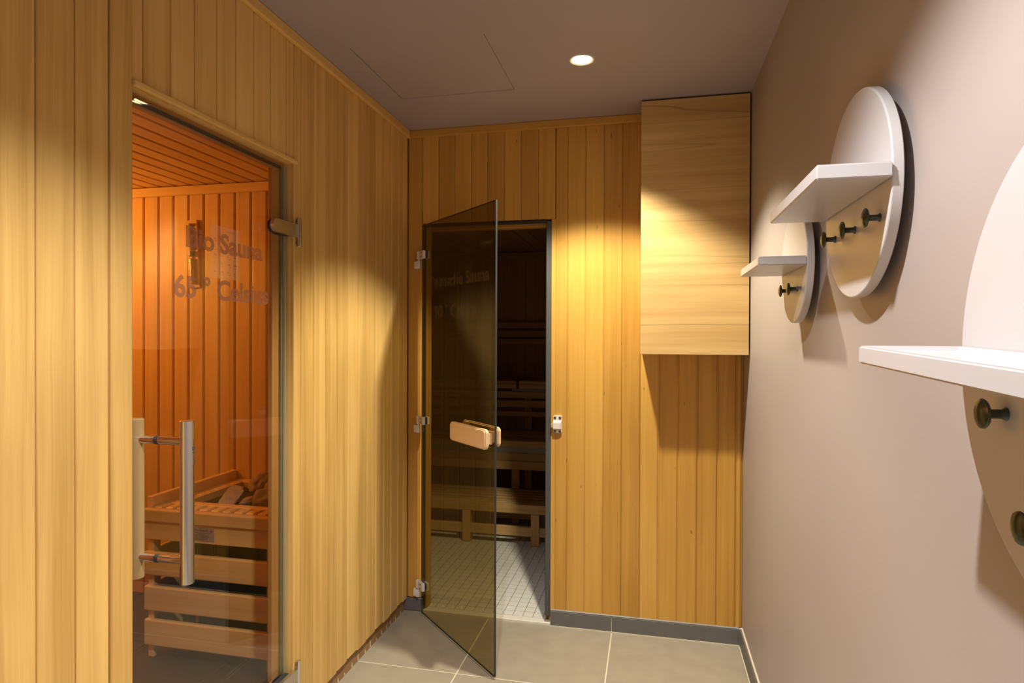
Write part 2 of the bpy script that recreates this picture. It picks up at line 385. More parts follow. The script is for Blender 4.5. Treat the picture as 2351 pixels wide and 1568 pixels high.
# ---- rear sauna room (behind the back wall)
SX0, SX1, SY1, SZ = -.75, 1.75, 2.45, 2.13
fs = boxes('floor_rear_sauna', [((SX0, .0145, -.06), (SX1, SY1+.05, .0095))], M_MGR); tag(fs, 'white mosaic tile floor of the dark sauna', 'floor', kind='structure')
box('threshold', (OX0-.004, -.002, -.004), (OX1+.006, .041, .0115), M_MORT, fs, bev=.003)
tm = boxmesh(Vector((.0476, .0494, .006)), .0004, M_MOS, 1)
pos = []
for i in range(-16, 34):
    for j in range(47):
        x, y = .134+.05*i+.025, .043+.052*j+.026
        if SX0+.03 < x < SX1-.03 and y < SY1-.03: pos.append((x, y))
# the tiles seen through the doorway come first
def seen(pt):
    x, y = pt; k = (0-CAM.y)/(y-CAM.y); xd = CAM.x+(x-CAM.x)*k
    return OX0+.005 < xd < OX1+.02 and y < 1.6
vis = sorted([q for q in pos if seen(q)], key=lambda q: q[1])[:300]
vs = set(vis)
for x, y in vis: link('mosaic_tile', tm, M_MOS, fs, (x, y, .0069))
rest = [q for q in pos if q not in vs]
ro = boxes('mosaic_tiles', [((x-.0238, y-.0247, .006), (x+.0238, y+.0247, .0099)) for x, y in rest], M_MOS, fs); ro['kind'] = 'stuff'
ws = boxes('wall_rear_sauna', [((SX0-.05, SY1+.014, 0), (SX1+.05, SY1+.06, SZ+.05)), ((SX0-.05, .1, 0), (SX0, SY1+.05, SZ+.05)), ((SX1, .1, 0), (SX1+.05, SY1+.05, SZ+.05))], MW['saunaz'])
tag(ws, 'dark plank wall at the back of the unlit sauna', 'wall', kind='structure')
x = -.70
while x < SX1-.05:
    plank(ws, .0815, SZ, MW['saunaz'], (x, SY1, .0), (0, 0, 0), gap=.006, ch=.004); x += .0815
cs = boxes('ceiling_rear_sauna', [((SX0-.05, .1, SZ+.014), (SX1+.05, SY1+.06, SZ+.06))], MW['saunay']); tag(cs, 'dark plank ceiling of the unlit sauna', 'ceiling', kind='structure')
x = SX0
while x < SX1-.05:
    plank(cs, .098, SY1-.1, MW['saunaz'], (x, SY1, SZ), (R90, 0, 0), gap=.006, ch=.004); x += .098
t3 = box('trim_3', (SX0, SY1-.022, SZ-.062), (SX1, SY1, SZ-.006), MW['saunax'], None, bev=.003); tag(t3, 'ceiling batten inside the dark sauna', 'trim', kind='structure')

# ---- bio sauna room (behind the left wall)
BX0, BY0, BY1, BZ = -2.25, -2.35, -.12, 2.158
fb = boxes('floor_bio_sauna', [((BX0, BY0, -.06), (-.10, BY1+.02, -.003))], M_GROUT); tag(fb, 'dark tile floor of the lit sauna', 'floor', kind='structure')
for i in range(5):
    for j in range(5):
        x0, y0 = -.10-.45*(i+1), BY1-.45*(j+1)
        box('floor_tile', (max(x0, BX0)+.002, max(y0, BY0)+.002, -.012), (x0+.448, y0+.448, 0), M_BIOT, fb)
wbi = boxes('wall_bio_sauna', [((BX0-.05, BY1+.014, 0), (-.10, BY1+.05, BZ+.05)), ((BX0-.05, BY0-.05, 0), (BX0, BY1+.02, BZ+.05)), ((BX0, BY0-.05, 0), (-.10, BY0, BZ+.05))], MW['hemlockz'])
tag(wbi, 'orange-lit plank wall inside the bio sauna', 'wall', kind='structure')
x = -1.4506-.0923*8
while x < -.15:
    plank(wbi, .0923, BZ, MW['hemlockz'], (x+.0048, BY1, 0), (0, 0, 0), gap=.0095, ch=.004, gd=.009); x += .0923
cb = boxes('ceiling_bio_sauna', [((BX0-.05, BY0-.05, BZ+.014), (-.10, BY1+.05, BZ+.06))], MW['hemlocky']); tag(cb, 'orange plank ceiling inside the bio sauna', 'ceiling', kind='structure')
x = -1.4506-.0923*8
while x < -.15:
    plank(cb, .0923, BY1-BY0, MW['hemlockz'], (x+.03, BY1, BZ), (R90, 0, 0), gap=.0095, ch=.004, gd=.009); x += .0923
t4 = box('trim_4', (BX0, BY1-.022, BZ-.05), (-.10, BY1-.0005, BZ-.004), MW['hemlockx'], None, bev=.003); tag(t4, 'pale ceiling batten inside the bio sauna', 'trim', kind='structure')
# wooden frame the glass door closes against
fr = thing('trim_5', 'orange wooden frame behind the glass sauna door', 'door frame', (-.07, -1.35, 0), kind='structure')
box('jamb', (-.053, -1.084, 0), (-.037, DY1+.02, DZ+.005), MW['frame'], fr, bev=.002)
box('jamb', (-.105, -1.78, 0), (-.037, -1.705, DZ+.005), MW['hemlockz'], fr, bev=.002)
box('lintel', (-.053, -1.705, 1.9325), (-.037, -1.084, DZ+.005), MW['framey'], fr, bev=.002)
box('rebate_strip', (-.037, DY1-.001, 0), (-.013, DY1+.012, DZ), MW['cedarz'], fr)
box('rebate_strip', (-.037, DY0-.02, DZ-.001), (-.013, DY1, DZ+.012), MW['cedary'], fr)

# ================================================================== THINGS
# ---- ceiling downlights
def downlight(L_, label):
    x, y, z = L_['pos']
    t = thing('downlight', label, 'lamp', (x, y, z), group='recessed ceiling downlights')
    link('trim_ring', lathe([(.036, -.001), (.043, -.0035), (.046, -.002), (.0465, .0005), (.036, .0005)], 48), M_HWHITE, t)
    link('lens', lathe([(0, -.0022), (.034, -.0018), (.0365, 0)], 40), M_LENS, t)
    l = bpy.data.lights.new('downlight_beam', 'SPOT'); l.energy = L_['energy']; l.color = L_['col']
    l.spot_size = math.radians(L_['size']); l.spot_blend = L_['blend']; l.shadow_soft_size = .028
    o = bpy.data.objects.new('downlight_beam', l); C.objects.link(o); o.parent = t; o.location = (0, 0, -.012)
downlight(LAMP_A, 'lit round downlight in the ceiling above the open sauna door')
downlight(LAMP_B, 'round downlight above the left glass door')
downlight(LAMP_C, 'round downlight behind the viewer')

# ---- wooden wall cabinet
CX0, CX1, CYF, CZ0, CZ1 = 1.1445, 1.5885, -.182, 1.302, 2.394
cb_ = thing('wall_cabinet', 'tall flat wooden cabinet hung in the corner beside the mauve wall', 'cabinet', ((CX0+CX1)/2, -.09, CZ0))
box('body', (CX0+.004, CYF+.017, CZ0+.006), (CX1-.002, -.0008, CZ1), MW['cedarz'], cb_, bev=.001)
box('front_panel', (CX0, CYF, CZ0), (CX1, CYF+.0165, CZ1-.002), MW['veneer'], cb_, bev=.0012)

# ---- round hook boards on the right wall
FX = W-.036
def hook(parent, y, z, px, pz):
    prof = [(0, 0), (.0075, 0), (.0068, .0015), (.0052, .004), (.0052, .0155), (.0058, .0175), (.0095, .0195), (.0158, .0212), (.0168, .0228), (.0160, .0245), (.011, .0265), (.005, .0275), (0, .0277)]
    k = .98
    me = lathe([(a*k, b*k) for a, b in prof], 36)
    bm = bmesh.new(); bm.from_mesh(me); bmesh.ops.rotate(bm, verts=bm.verts, matrix=Matrix.Rotation(-R90, 3, 'Y')); bm.to_mesh(me); bm.free()
    return link('hook', me, M_HOOK, parent, (-.018, y-px, z-pz))
def hookboard(cy, cz, R, shelf, hooks, label, stub=None, tilt=0.0):
    # origin on the board's back face, 18 mm off the wall
    t = thing('hook_board', label, 'coat rack', (W-.018, cy, cz), group='round hook boards with shelf')
    me = lathe([(0, 0), (R-.0015, 0), (R, .0015), (R, .0155), (R-.0008, .0172), (R-.0025, .018), (0, .018)], 128)
    bm = bmesh.new(); bm.from_mesh(me); bmesh.ops.rotate(bm, verts=bm.verts, matrix=Matrix.Rotation(-R90, 3, 'Y')); bm.to_mesh(me); bm.free()
    for f in me.polygons: f.use_smooth = True
    me.set_sharp_from_angle(angle=math.radians(24))
    t.rotation_euler = (tilt, 0, 0)
    link('disc', me, M_WHITE, t)
    for a in (-.35, .35):
        cyl('wall_spacer', .02, 0, .018, M_RUB, t, (0, a*R, .3*R), 'x', 24)
    y0, y1, z0, z1, dep = shelf
    bm = bmesh.new(); bmesh.ops.create_cube(bm, size=1); bmesh.ops.scale(bm, vec=(dep, y1-y0, z1-z0), verts=bm.verts)
    bmesh.ops.bevel(bm, geom=bm.edges[:], offset=.0022, segments=3, affect='EDGES')
    tf = max(bm.faces, key=lambda f: f.calc_center_median().z*10+f.calc_area())
    bmesh.ops.inset_region(bm, faces=[tf], thickness=.0045); bmesh.ops.translate(bm, vec=(0, 0, -.0055), verts=tf.verts)
    for e in tf.edges: e.smooth = False
    link('shelf', bm_mesh(bm), M_WHITE, t, Vector((FX-dep/2, (y0+y1)/2, (z0+z1)/2))-Vector(t.location))
    for y, z in hooks: hook(t, y, z, cy, cz)
    if stub:
        st = cyl('bare_screw', .003, -.012, 0, M_SCREW, t, (-.018, stub[0]-cy, stub[1]-cz), 'x', 16)
    return t
hookboard(-1.140, 1.566, .152, (-1.291, -.992, 1.553, 1.575, .112), [(-1.095, 1.503), (-1.193, 1.501)], 'small round hook board farthest along the mauve wall, missing one hook', stub=(-1.235, 1.501))
hookboard(-1.642, 1.640, .190, (-1.838, -1.444, 1.628, 1.652, .112), [(-1.526, 1.577), (-1.652, 1.575), (-1.780, 1.574)], 'medium round hook board with shelf between the other two')
hookboard(-2.312, 1.353, .254, (-2.566, -2.058, 1.3335, 1.3555, .114), [(-2.160, 1.288), (-2.236, 1.189), (-2.392, 1.189), (-2.466, 1.288)], 'large round hook board nearest the viewer, cut by the picture edge', tilt=math.radians(2.05))

# ---- glass door of the bio sauna
d1 = thing('door_1', 'closed clear glass sauna door with steel bar handle and lettering', 'door', (-.026, -1.027, .02), kind='structure')
GX0, GX1 = -.030, -.022
pane = box('glass_pane', (GX0, -1.712, .012), (GX1, -1.0315, 1.948), M_CLEAR, d1)
box('glass_edge', (GX0, -1.0315, .012), (GX1, -1.0300, 1.948), M_EDGE, d1)
box('seal_strip', (-.037, -1.045, .012), (GX0-.0005, -1.033, 1.945), plain('olive_seal', (.16, .13, .06), .5), d1)
box('seal_strip', (-.0365, -1.70, 1.9385), (GX0-.0005, -1.045, 1.947), M_RUB, d1)
o1 = Vector(d1.location)
def tx1(body, y0, y1, z, size, mirror=False, mat=M_FROST, x=GX1+.0006, bold=.0):
    return text('lettering', body, size, mat, pane, Vector((x, y0, z))-o1-Vector(pane.location), (R90, 0, R90), width=y1-y0, bold=bold, mirror=mirror)
tx1('Bio Sauna', -1.493, -1.160, 1.614, .078, bold=.0022)
tx1('65 ° Celsius', -1.535, -1.131, 1.478, .080, bold=.0022)
# reflection of a notice in the glass, drawn as a sheer mirrored sheet
note = box('notice_reflection', (GX0-.0014, -1.388, 1.541), (GX0-.0006, -1.258, 1.692), M_NOTEREFL, d1)
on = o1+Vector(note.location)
text('reflected_print', 'SAUNA', .013, M_INKREFL, note, Vector((GX0-.0003, -1.318, 1.677))-on, (R90, 0, R90), width=.036, mirror=True, ext=.0001)
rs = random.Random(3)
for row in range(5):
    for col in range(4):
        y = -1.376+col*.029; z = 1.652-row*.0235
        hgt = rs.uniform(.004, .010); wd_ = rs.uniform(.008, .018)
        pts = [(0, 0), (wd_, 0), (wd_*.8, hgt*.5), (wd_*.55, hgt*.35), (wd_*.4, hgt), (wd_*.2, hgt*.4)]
        link('reflected_print', prism(pts, 0, .0001), M_INKREFL, note, Vector((GX0-.0004, y, z))-on, (R90, 0, R90))
        link('reflected_print', prism([(0, 0), (.017, 0), (.017, .0012), (0, .0012)], 0, .0001), M_INKREFL, note, Vector((GX0-.0004, y, z-.006))-on, (R90, 0, R90))
# bar handle
hy = -1.585
hd = thing('bar_handle', None, None); hd.parent = d1; hd.location = Vector((0, hy, .96))-o1
cyl('steel_bar', .0166, -.2045, .2025, M_STEEL, hd, (.060, 0, 0), 'z', 48, .0008)
cyl('wooden_bar', .0195, -.2045, .2025, MW['barwood'], hd, (-.092, 0, 0), 'z', 40, .002)
for z in (.150, -.149):
    cyl('standoff', .0098, -.022, .046, M_STEEL, hd, (0, 0, z), 'x', 32)
    cyl('standoff', .0098, -.082, -.030, M_STEEL, hd, (0, 0, z), 'x', 32)
    cyl('gasket_ring', .0105, -.0315, -.0205, M_RUB, hd, (0, 0, z), 'x', 32)
# engraved word on the bar, reading upwards
ang = math.radians(20)
eng = text('engraving', 'eniS', .018, M_LETTER, hd, (.060+.0168*math.cos(ang), .0168*math.sin(ang), .092), (0, 0, 0), ext=.0003, width=.047)
eng.rotation_mode = 'QUATERNION'
nrm = Vector((math.cos(ang), math.sin(ang), 0)); up_ = Vector((0, 0, 1)); yv = nrm.cross(up_)
eng.rotation_quaternion = Matrix((up_, yv, nrm)).transposed().to_quaternion()
eng.location -= yv*.006
# clamp hinges
def clamp(zc, flip):
    h = thing('clamp_hinge', None, None); h.parent = d1; h.location = Vector((0, -1.0, zc))-o1
    hh = .0215
    def armmesh(x0, x1, y0, y1):
        pts = [(y1, -hh), (y1, hh)]
        for k in range(17):
            a = math.pi/2+math.pi*k/16; pts.append((y0+hh+hh*math.cos(a), hh*math.sin(a)))
        me = prism(pts, x0, x1, True)
        # local x->world y, local y->world z, local z->world x
        me.transform(Matrix(((0, 0, 1, 0), (1, 0, 0, 0), (0, 1, 0, 0), (0, 0, 0, 1))))
        return me
    link('outer_clamp', armmesh(-.003, .010, -.146, -.004), M_NICKEL, h)
    link('inner_clamp', armmesh(-.0365, -.0305, -.108, -.035), M_NICKEL, h)
    link('clamp_gasket', armmesh(-.0215, -.003, -.135, -.036), M_RUB, h)
    cyl('pin', .0075, -.052, .047, M_STEEL, h, (.010, .0, -flip*.002), 'z', 28, .0008)
    cyl('wall_bolt', .005, -.010, .006, M_SCREW, h, (0, .0, .036), 'x', 16)
    cyl('wall_bolt', .005, -.010, .006, M_SCREW, h, (0, .0, -.038), 'x', 16)
clamp(1.734, 1); clamp(.208, -1)

# ---- sand timer on the bio sauna wall
st = thing('sand_timer', 'wooden sand timer board hung tilted on the bio sauna wall', 'timer', (-1.135, BY1-.0005, 1.80), (0, math.radians(-3.2), 0))
def board_pts(w, h, rr=.012, n=8):
    p = [(-w, -h), (w, -h), (w, h-.004)]
    for k in range(n+1): p.append((.012*math.cos(math.pi*k/n), h-.003-.012*math.sin(math.pi*k/n)*0))
    return p
me = prism([(-.031, -.175), (.031, -.175), (.033, .172), (.018, .176), (-.018, .176), (-.033, .172)], 0, .016)
me.transform(Matrix.Rotation(R90, 4, 'X'))
link('board', me, MW['hemlockz'], st)
cyl('tube_cradle', .010, -.15, .15, MW['hemlockz'], st, (0, -.014, .0), 'z', 24)
cyl('glass_bulb', .0125, -.13, -.012, M_BRASS, st, (0, -.024, -.012), 'z', 24, .006)
cyl('glass_bulb', .0125, .018, .135, plain('cream_sand_tube', (.66, .46, .22), .15), st, (0, -.024, 0), 'z', 24, .006)
cyl('neck_clip', .014, -.014, .014, M_HEATB, st, (0, -.025, .0), 'z', 20, .002)
for z in (-.148, .148): cyl('end_cap', .0155, -.008, .008, M_BRASS, st, (0, -.022, z), 'z', 24, .003)
for k in range(5):
    for s in (-1, 1): link('scale_mark', boxmesh(Vector((.008 if k % 2 else .005, .0006, .0025)), 0, M_INK), M_INK, st, (s*.022, -.0163, -.115+k*.024+(s+1)*.07))

# ---- heater guard and heater
GXL, GXR, GY0, GY1 = -.905, -.305, -.695, BY1
gd = thing('heater_guard', 'orange wooden slatted guard around the sauna heater', 'heater guard', ((GXL+GXR)/2, (GY0+GY1)/2, 0))
gz = .642
for (x0, x1, y0, y1) in ((GXL, GXL+.028, GY0+.02, GY0+.06), (GXR-.03, GXR, GY0+.02, GY0+.06), (GXL, GXL+.028, GY1-.05, GY1-.002), (GXR-.03, GXR, GY1-.05, GY1-.002)):
    box('post', (x0, y0, .001), (x1, y1, gz-.05), MW['hemlockz'], gd, bev=.002)
box('top_rail', (GXL-.004, GY0-.012, gz-.052), (GXR+.004, GY0+.019, gz), MW['hemlockx'], gd, bev=.005, seg=2)
box('top_rail', (GXL-.004, GY0+.0195, gz-.01), (GXL+.024, GY1-.001, gz+.046), MW['hemlocky'], gd, bev=.004, seg=2)
box('top_rail', (GXR-.02, GY0+.0195, gz-.01), (GXR+.004, GY1-.001, gz+.046), MW['hemlocky'], gd, bev=.004, seg=2)
fb_ = box('front_board', (GXL, GY0, .512), (GXR, GY0+.018, .588), MW['hemlockx'], gd, bev=.002)
for z0, z1 in ((.360, .460), (.210, .314), (.062, .172)):
    box('front_slat', (GXL, GY0-.004, z0), (GXR, GY0+.019, z1), MW['hemlockx'], gd, bev=.006, seg=2)
for z0, z1 in ((.512, .588), (.360, .460), (.210, .314), (.062, .172)):
    box('side_slat', (GXL-.002, GY0+.062, z0), (GXL+.016, GY1-.052, z1), MW['hemlocky'], gd, bev=.004)
    box('side_slat', (GXR-.016, GY0+.062, z0), (GXR+.002, GY1-.052, z1), MW['hemlocky'], gd, bev=.004)
# slotted top
x = GXL+.028; k = 0
while x < GXR-.07:
    box('grille_block', (x, GY0+.021, gz-.038), (x+.0405, GY0+.085, gz+.004), MW['hemlocky'], gd, bev=.004); x += .0552
y = GY0+.128
while y < GY1-.06:
    box('grille_block', (GXL+.026, y, gz-.036), (GXL+.085, y+.045, gz+.003), MW['hemlockx'], gd, bev=.003); y += .0555
box('grille_frame', (GXL+.026, GY0+.0855, gz-.032), (GXR-.022, GY0+.125, gz+.0045), MW['hemlockx'], gd, bev=.002)
box('grille_frame', (GXL+.07, GY0+.137, gz-.032), (GXL+.098, GY1-.05, gz+.0015), MW['hemlocky'], gd, bev=.002)
box('grille_frame', (GXL+.026, GY1-.06, gz-.032), (GXR-.022, GY1-.004, gz+.0015), MW['hemlockx'], gd, bev=.002)
box('slot_shade', (GXL+.026, GY0+.020, gz-.046), (GXR-.022, GY0+.085, gz-.0385), M_HEAT, gd)  # dark strip added to stand for the shade inside the grille slots
# warning plate
sg = box('warning_plate', (-.692, GY0-.0012, .5225), (-.564, GY0, .5785), M_SIGN, gd, off=gd.location)
og = Vector(gd.location)+Vector(sg.location)
text('sign_print', 'Achtung Brandgefahr', .012, M_INK, sg, Vector((-.667, GY0-.0013, .5645))-og, (R90, 0, 0), width=.075, ext=.0002)
for k, wln in enumerate((.088, .04, .088, .062, .07, .055, .045)):
    rr = random.Random(k); xx = -.628-wln/2
    while xx < -.628+wln/2-.004:
        ww = rr.uniform(.004, .012); link('sign_print', boxmesh(Vector((round(ww, 3), .0003, .0017)), 0, M_INK), M_INK, sg, Vector((xx+ww/2, GY0-.0014, .5575-k*.0047))-og); xx += ww+.0022
flame = [(0, 0), (.0035, .001), (.005, .005), (.0035, .009), (.001, .014), (-.001, .0095), (-.004, .007), (-.0045, .003)]
for xx in (-.682, -.578):
    link('flame_mark', prism(flame, 0, .0003), M_RED, sg, Vector((xx, GY0-.0015, .5605))-og, (R90, 0, 0))
ht = thing('sauna_heater', 'dark metal sauna heater standing inside the wooden guard', 'heater', ((GXL+GXR)/2, (GY0+GY1)/2, 0))
hx0, hx1, hy0, hy1 = GXL+.10, GXR-.075, GY0+.14, GY1-.062
boxes_ = []
hb = boxes('body', [((hx0, hy0, .16), (hx1, hy0+.01, .60)), ((hx0, hy1-.01, .16), (hx1, hy1, .60)), ((hx0, hy0, .16), (hx0+.01, hy1, .60)), ((hx1-.01, hy0, .16), (hx1, hy1, .60)), ((hx0, hy0, .16), (hx1, hy1, .565))], M_HEAT); hb.parent = ht; hb.location = -Vector(ht.location)
box('inner_tray', (hx0+.03, hy0+.02, .564), (hx0+.15, hy1-.02, .60), M_HEATB, ht, bev=.003)
box('inner_tray', (hx0+.045, hy0+.035, .598), (hx0+.135, hy1-.035, .604), M_HEAT, ht, bev=.001)
box('base_frame', (hx0-.02, hy0-.03, .055), (hx1+.03, hy0-.012, .085), M_HEATB, ht, bev=.002)
box('front_cover', (hx0+.06, hy0-.012, .09), (hx1+.02, hy0-.002, .17), M_HEAT, ht, bev=.002)
for xx in (hx0-.01, hx1-.02):
    box('foot', (xx, hy0-.025, .001), (xx+.03, hy0+.02, .16), M_HEATB, ht, bev=.002)
    box('foot', (xx, hy1-.045, .001), (xx+.03, hy1, .16), M_HEATB, ht, bev=.002)
cyl('cable_gland', .017, -.012, .0, M_HEATB, ht, Vector((hx0+.005, hy0-.03, .072))-Vector(ht.location), 'y', 24, .002)
# heater stones
def stone(loc, size, seed, rot, mat, label, flat=False):
    bm = bmesh.new(); bmesh.ops.create_icosphere(bm, subdivisions=4, radius=1)
    for v in bm.verts:
        n = noise.noise(v.co*1.1+Vector((seed*7.3, seed*3.1, 0)))*.30+noise.noise(v.co*2.7+Vector((0, seed*5.7, seed)))*.13+noise.noise(v.co*7+Vector((seed, 0, 3)))*.035
        v.co = v.co*(1+n)
        if flat: v.co = Vector((max(-.8, min(.8, v.co.x)), max(-.85, min(.85, v.co.y)), max(-.5, min(.5, v.co.z))))
    bmesh.ops.scale(bm, vec=size, verts=bm.verts)
    me = bm_mesh(bm, smooth=True)
    o = link('heater_stone', me, mat, None, loc, rot)
    tag(o, label, 'stone', 'stones piled on the sauna heater')
    return o
stone((-.672, -.440, .640), (.046, .15, .020), 1, (.10, .12, .42), M_SLAB, 'flat grey stone slab leaning on the heater tray', True)
stone((-.600, -.335, .690), (.045, .088, .036), 2, (.1, -.1, .35), M_STONE, 'smooth pale brown stone lying on top of the heater pile')
stone((-.560, -.475, .632), (.040, .032, .024), 3, (0, 0, .3), M_STONE, 'small pinkish stone under the smooth pale brown one')
stone((-.458, -.490, .650), (.062, .046, .048), 4, (.2, 0, .4), M_STONE, 'big dark rough stone at the front right of the heater')
stone((-.495, -.385, .672), (.045, .040, .034), 5, (0, .2, 1.0), M_STONE, 'rounded brown stone behind the big dark one')
stone((-.470, -.270, .715), (.048, .048, .046), 6, (.4, 0, 2.0), M_STONE, 'topmost rough stone at the back of the heater pile')
stone((-.560, -.225, .650), (.045, .035, .035), 7, (0, 0, .9), M_STONE, 'broad stone at the very back of the heater pile')
stone((-.440, -.330, .610), (.05, .045, .035), 8, (0, 0, .2), M_STONE, 'low stone at the right side of the heater pile')

# ---- sauna wall lamp (lights the bio sauna, left of the doorway)
lp = thing('sauna_lamp', 'warm sauna wall lamp lighting the bio sauna', 'lamp', (-1.98, -.80, 1.84))
box('back_plate', (-2.249, -.88, 1.74), (-2.235, -.72, 1.94), MW['hemlockz'], lp)
link('globe', lathe([(0, -.06), (.03, -.055), (.055, -.02), (.055, .02), (.03, .055), (0, .06)], 24), M_SLENS, lp, (-.19, 0, .02))
bl_ = bpy.data.lights.new('sauna_lamp_light', 'POINT'); bl_.energy = 12; bl_.color = (1, .45, .095); bl_.shadow_soft_size = .05
ob = bpy.data.objects.new('sauna_lamp_light', bl_); C.objects.link(ob); ob.parent = lp; ob.location = (.03, 0, .02)

# ---- rear sauna door (bronze glass, standing open)
TH = math.atan2(-.486, .4956); DL = .694
d2 = thing('door_2', 'open bronze glass sauna door with wooden paddle handle', 'door', (.090, -.03, .0), (0, 0, TH), kind='structure')
gp = link('glass_pane', boxmesh(Vector((DL, .008, 1.908)), 0, M_BRONZE), M_BRONZE, d2, (DL/2, 0, .012+.954))
link('glass_edge', boxmesh(Vector((.002, .0082, 1.908)), 0, M_BEDGE), M_BEDGE, d2, (DL+.001, 0, .966))
link('glass_edge', boxmesh(Vector((DL, .0082, .0015)), 0, M_BEDGE), M_BEDGE, d2, (DL/2, 0, .0113))
link('glass_edge', boxmesh(Vector((DL, .0082, .0015)), 0, M_BEDGE), M_BEDGE, d2, (DL/2, 0, 1.9207))
def tx2(body, x0, x1, z, size, bold=.0016):
    t = text('lettering', body, size, M_FROST2, gp, Vector((x0, -.0046, z))-Vector(gp.location), (R90, 0, 0), width=x1-x0, bold=bold)
tx2('Finnische Sauna', .105, .649, 1.606, .078)
tx2('90 ° Celsius', .140, .551, 1.466, .078)
tx2('AA SAUNER', .575, .679, 1.752, .020, 0)
# paddle handle
def rounded(w, h, rr, n=6):
    pts = []
    for cx, cy, a0 in ((w-rr, h-rr, 0), (-w+rr, h-rr, R90), (-w+rr, -h+rr, 2*R90), (w-rr, -h+rr, 3*R90)):
        for k in range(n+1): pts.append((cx+rr*math.cos(a0+R90*k/n), cy+rr*math.sin(a0+R90*k/n)))
    return pts
ph = thing('paddle_handle', None, None); ph.parent = d2; ph.location = (.540, 0, .965)
def paddle(y0, y1):
    bm = bmesh.new(); me = prism(rounded(.152, .0405, .016), y0, y1)
    bm.from_mesh(me); bmesh.ops.bevel(bm, geom=[e for e in bm.edges if abs(e.verts[0].co.z-e.verts[1].co.z) < 1e-6], offset=.005, segments=3, affect='EDGES')
    bmesh.ops.rotate(bm, verts=bm.verts, matrix=Matrix.Rotation(R90, 3, 'X'))
    return bm_mesh(bm)
link('outer_paddle', paddle(.027, .049), MW['beech'], ph)
link('inner_paddle', paddle(-.047, -.027), MW['beech'], ph, (-.028, 0, 0))
for s in (-1, 1):
    link('spacer_block', boxmesh(Vector((.05, .0235, .045)), .002, MW['beech']), MW['beech'], ph, (s*.112, -.016, 0))
    link('spacer_block', boxmesh(Vector((.05, .0235, .045)), .002, MW['beech']), MW['beech'], ph, (s*.112-.028, .016, 0))
# white hinges: leaf on the glass, leaf on the plank
for z in (1.775, .964, .150):
    hg = thing('hinge', None, None); hg.parent = d2; hg.location = (0, 0, z)
    link('glass_leaf', boxmesh(Vector((.058, .015, .038)), .002, M_HWHITE), M_HWHITE, hg, (.018, -.0118, 0))
    link('back_leaf', boxmesh(Vector((.036, .012, .036)), .002, M_HWHITE), M_HWHITE, hg, (.032, .0105, 0))
    link('gasket', boxmesh(Vector((.040, .0025, .037)), 0, M_RUB), M_RUB, hg, (.030, -.0052, 0))
    cyl('knuckle', .0105, -.019, .019, M_HWHITE, hg, (-.016, -.013, 0), 'z', 20, .001)
    cyl('pin', .007, -.030, -.018, M_NICKEL, hg, (-.016, -.013, 0), 'z', 16)
    cyl('knuckle', .0115, -.064, -.027, M_HWHITE, hg, (-.016, -.013, 0), 'z', 4, .001, rot=(0, 0, math.radians(45)-TH))
    link('wall_leaf', boxmesh(Vector((.022, .017, .036)), .0015, M_HWHITE), M_HWHITE, hg, Matrix.Rotation(-TH, 3, 'Z') @ (Vector((.0545, -.0165, -.046))-Vector((.090, -.03, 0))), (0, 0, -TH))
    for dz in (-.009, .009): cyl('screw', .0042, -.0004, .0012, M_SCREW, hg, (.022, -.0197, dz), 'y', 14)
# frame and seals of the opening
f2 = thing('trim_6', 'dark door frame and foam seal around the open sauna doorway', 'door frame', (.4, .05, 0), kind='structure')
box('jamb', (OX0-.006, .016, .012), (OX0+.011, .078, OZ-.006), MW['agedz'], f2, bev=.002)
box('jamb', (OX1-.006, .020, .012), (OX1+.010, .105, OZ-.006), MW['agedz'], f2, bev=.002)
box('lintel', (OX0+.011, .050, OZ-.026), (OX1-.006, .105, OZ-.006), MW['agedx'], f2, bev=.002)
box('rubber_seal', (OX0-.008, .001, .02), (OX0+.004, .016, OZ-.01), M_RUB, f2, bev=.002)
box('foam_seal', (OX1-.023, .000, .042), (OX1+.0035, .020, OZ-.008), M_FOAM, f2, bev=.003)
box('foam_seal', (OX0+.004, .000, OZ-.016), (OX1-.023, .020, OZ-.001), M_RUB, f2, bev=.003)
box('light_joint', (OX0-.0105, .002, .075), (OX0-.0082, .013, OZ), plain('tan_joint', (.36, .25, .14), .7), f2)

# ---- latch on the back wall
lk = thing('door_latch', 'white roller latch screwed beside the open sauna doorway', 'latch', (.760, -.0002, .962))
pts = rounded(.0205, .0415, .007)
me = prism(pts, 0, .009); me.transform(Matrix.Rotation(R90, 4, 'X')); link('base_plate', me, M_HWHITE, lk)
me = prism([(-.0205, -.022), (.0205, -.022), (.0205, .021), (.0145, .0145), (-.0205, .0145)], .008, .019)
bm = bmesh.new()
for xx, dz in ((0, 0),): pass
vv = [(-.0205, -.008, -.023), (.0205, -.008, -.023), (.0205, -.008, .019), (-.0205, -.008, .019), (-.0205, -.022, -.021), (.0125, -.022, -.021), (.0125, -.022, .009), (-.0205, -.022, .009)]
b8 = [bm.verts.new(v) for v in vv]
for f in ((0, 1, 2, 3), (4, 5, 6, 7), (0, 1, 5, 4), (1, 2, 6, 5), (2, 3, 7, 6), (3, 0, 4, 7)): bm.faces.new([b8[i] for i in f])
bmesh.ops.bevel(bm, geom=bm.edges[:], offset=.0015, segments=2, affect='EDGES')
bpy.data.meshes.remove(me)
link('housing', bm_mesh(bm), M_HWHITE, lk)
link('roller', boxmesh(Vector((.012, .012, .020)), .004, M_BRASS, 3), M_BRASS, lk, (-.0255, -.013, -.006))
for xx in (-.012, .012):
    for zz in (.031, -.034): cyl('screw', .0062, -.0115, -.0085, M_SCREW, lk, (xx, 0, zz), 'y', 18, .0006)

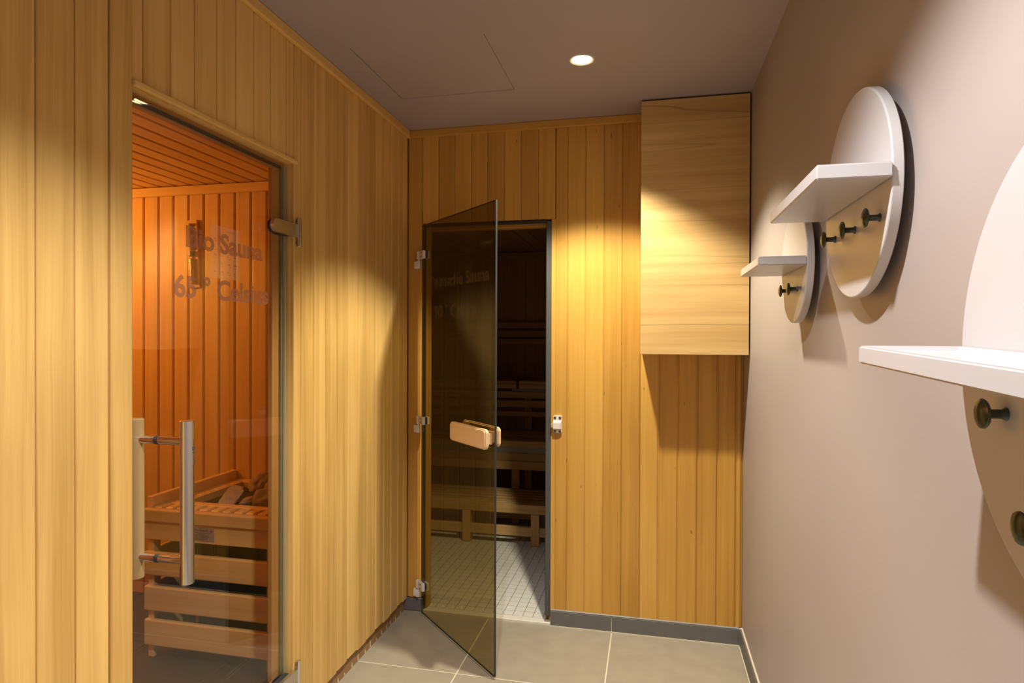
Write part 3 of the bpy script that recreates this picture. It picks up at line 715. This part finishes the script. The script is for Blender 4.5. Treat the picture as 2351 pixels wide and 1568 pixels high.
# ---- benches in the rear sauna
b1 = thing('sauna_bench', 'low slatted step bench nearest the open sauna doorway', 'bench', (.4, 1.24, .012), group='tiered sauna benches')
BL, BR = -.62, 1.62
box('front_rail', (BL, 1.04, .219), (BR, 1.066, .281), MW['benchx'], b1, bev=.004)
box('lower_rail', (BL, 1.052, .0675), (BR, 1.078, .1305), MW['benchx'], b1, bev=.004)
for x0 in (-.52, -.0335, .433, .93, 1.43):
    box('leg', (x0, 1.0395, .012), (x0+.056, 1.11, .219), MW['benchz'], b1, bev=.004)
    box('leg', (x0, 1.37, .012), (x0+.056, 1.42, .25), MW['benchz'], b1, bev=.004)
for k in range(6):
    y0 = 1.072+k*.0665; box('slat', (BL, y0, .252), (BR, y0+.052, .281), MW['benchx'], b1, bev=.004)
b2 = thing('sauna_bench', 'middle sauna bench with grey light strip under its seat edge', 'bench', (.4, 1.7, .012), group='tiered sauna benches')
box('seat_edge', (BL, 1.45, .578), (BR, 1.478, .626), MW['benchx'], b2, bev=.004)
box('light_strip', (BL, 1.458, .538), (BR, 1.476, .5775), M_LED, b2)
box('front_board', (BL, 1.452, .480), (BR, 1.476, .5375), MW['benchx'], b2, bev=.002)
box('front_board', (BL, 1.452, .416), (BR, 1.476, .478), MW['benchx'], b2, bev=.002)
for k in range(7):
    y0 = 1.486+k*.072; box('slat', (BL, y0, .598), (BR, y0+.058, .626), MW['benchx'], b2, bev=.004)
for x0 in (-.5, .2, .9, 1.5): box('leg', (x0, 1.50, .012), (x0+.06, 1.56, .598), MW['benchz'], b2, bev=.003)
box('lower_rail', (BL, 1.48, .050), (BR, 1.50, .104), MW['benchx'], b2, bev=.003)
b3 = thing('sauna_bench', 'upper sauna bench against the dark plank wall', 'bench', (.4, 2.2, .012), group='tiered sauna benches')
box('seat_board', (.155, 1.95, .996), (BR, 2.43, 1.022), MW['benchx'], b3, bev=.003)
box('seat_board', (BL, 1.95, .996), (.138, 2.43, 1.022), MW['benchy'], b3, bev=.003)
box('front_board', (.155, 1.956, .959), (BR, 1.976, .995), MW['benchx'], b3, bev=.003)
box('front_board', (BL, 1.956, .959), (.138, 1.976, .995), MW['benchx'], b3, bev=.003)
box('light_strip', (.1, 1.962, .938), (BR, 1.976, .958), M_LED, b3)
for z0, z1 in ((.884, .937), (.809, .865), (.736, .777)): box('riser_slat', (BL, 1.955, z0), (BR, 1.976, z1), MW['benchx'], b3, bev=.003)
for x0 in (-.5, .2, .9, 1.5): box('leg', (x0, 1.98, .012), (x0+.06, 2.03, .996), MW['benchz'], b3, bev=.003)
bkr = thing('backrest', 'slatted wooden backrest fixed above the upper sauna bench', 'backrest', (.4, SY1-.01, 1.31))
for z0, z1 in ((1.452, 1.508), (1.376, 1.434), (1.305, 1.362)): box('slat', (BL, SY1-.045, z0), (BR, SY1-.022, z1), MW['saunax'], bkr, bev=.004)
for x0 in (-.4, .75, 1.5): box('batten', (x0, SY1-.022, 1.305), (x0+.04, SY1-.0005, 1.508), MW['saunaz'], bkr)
bpy.context.view_layer.update()
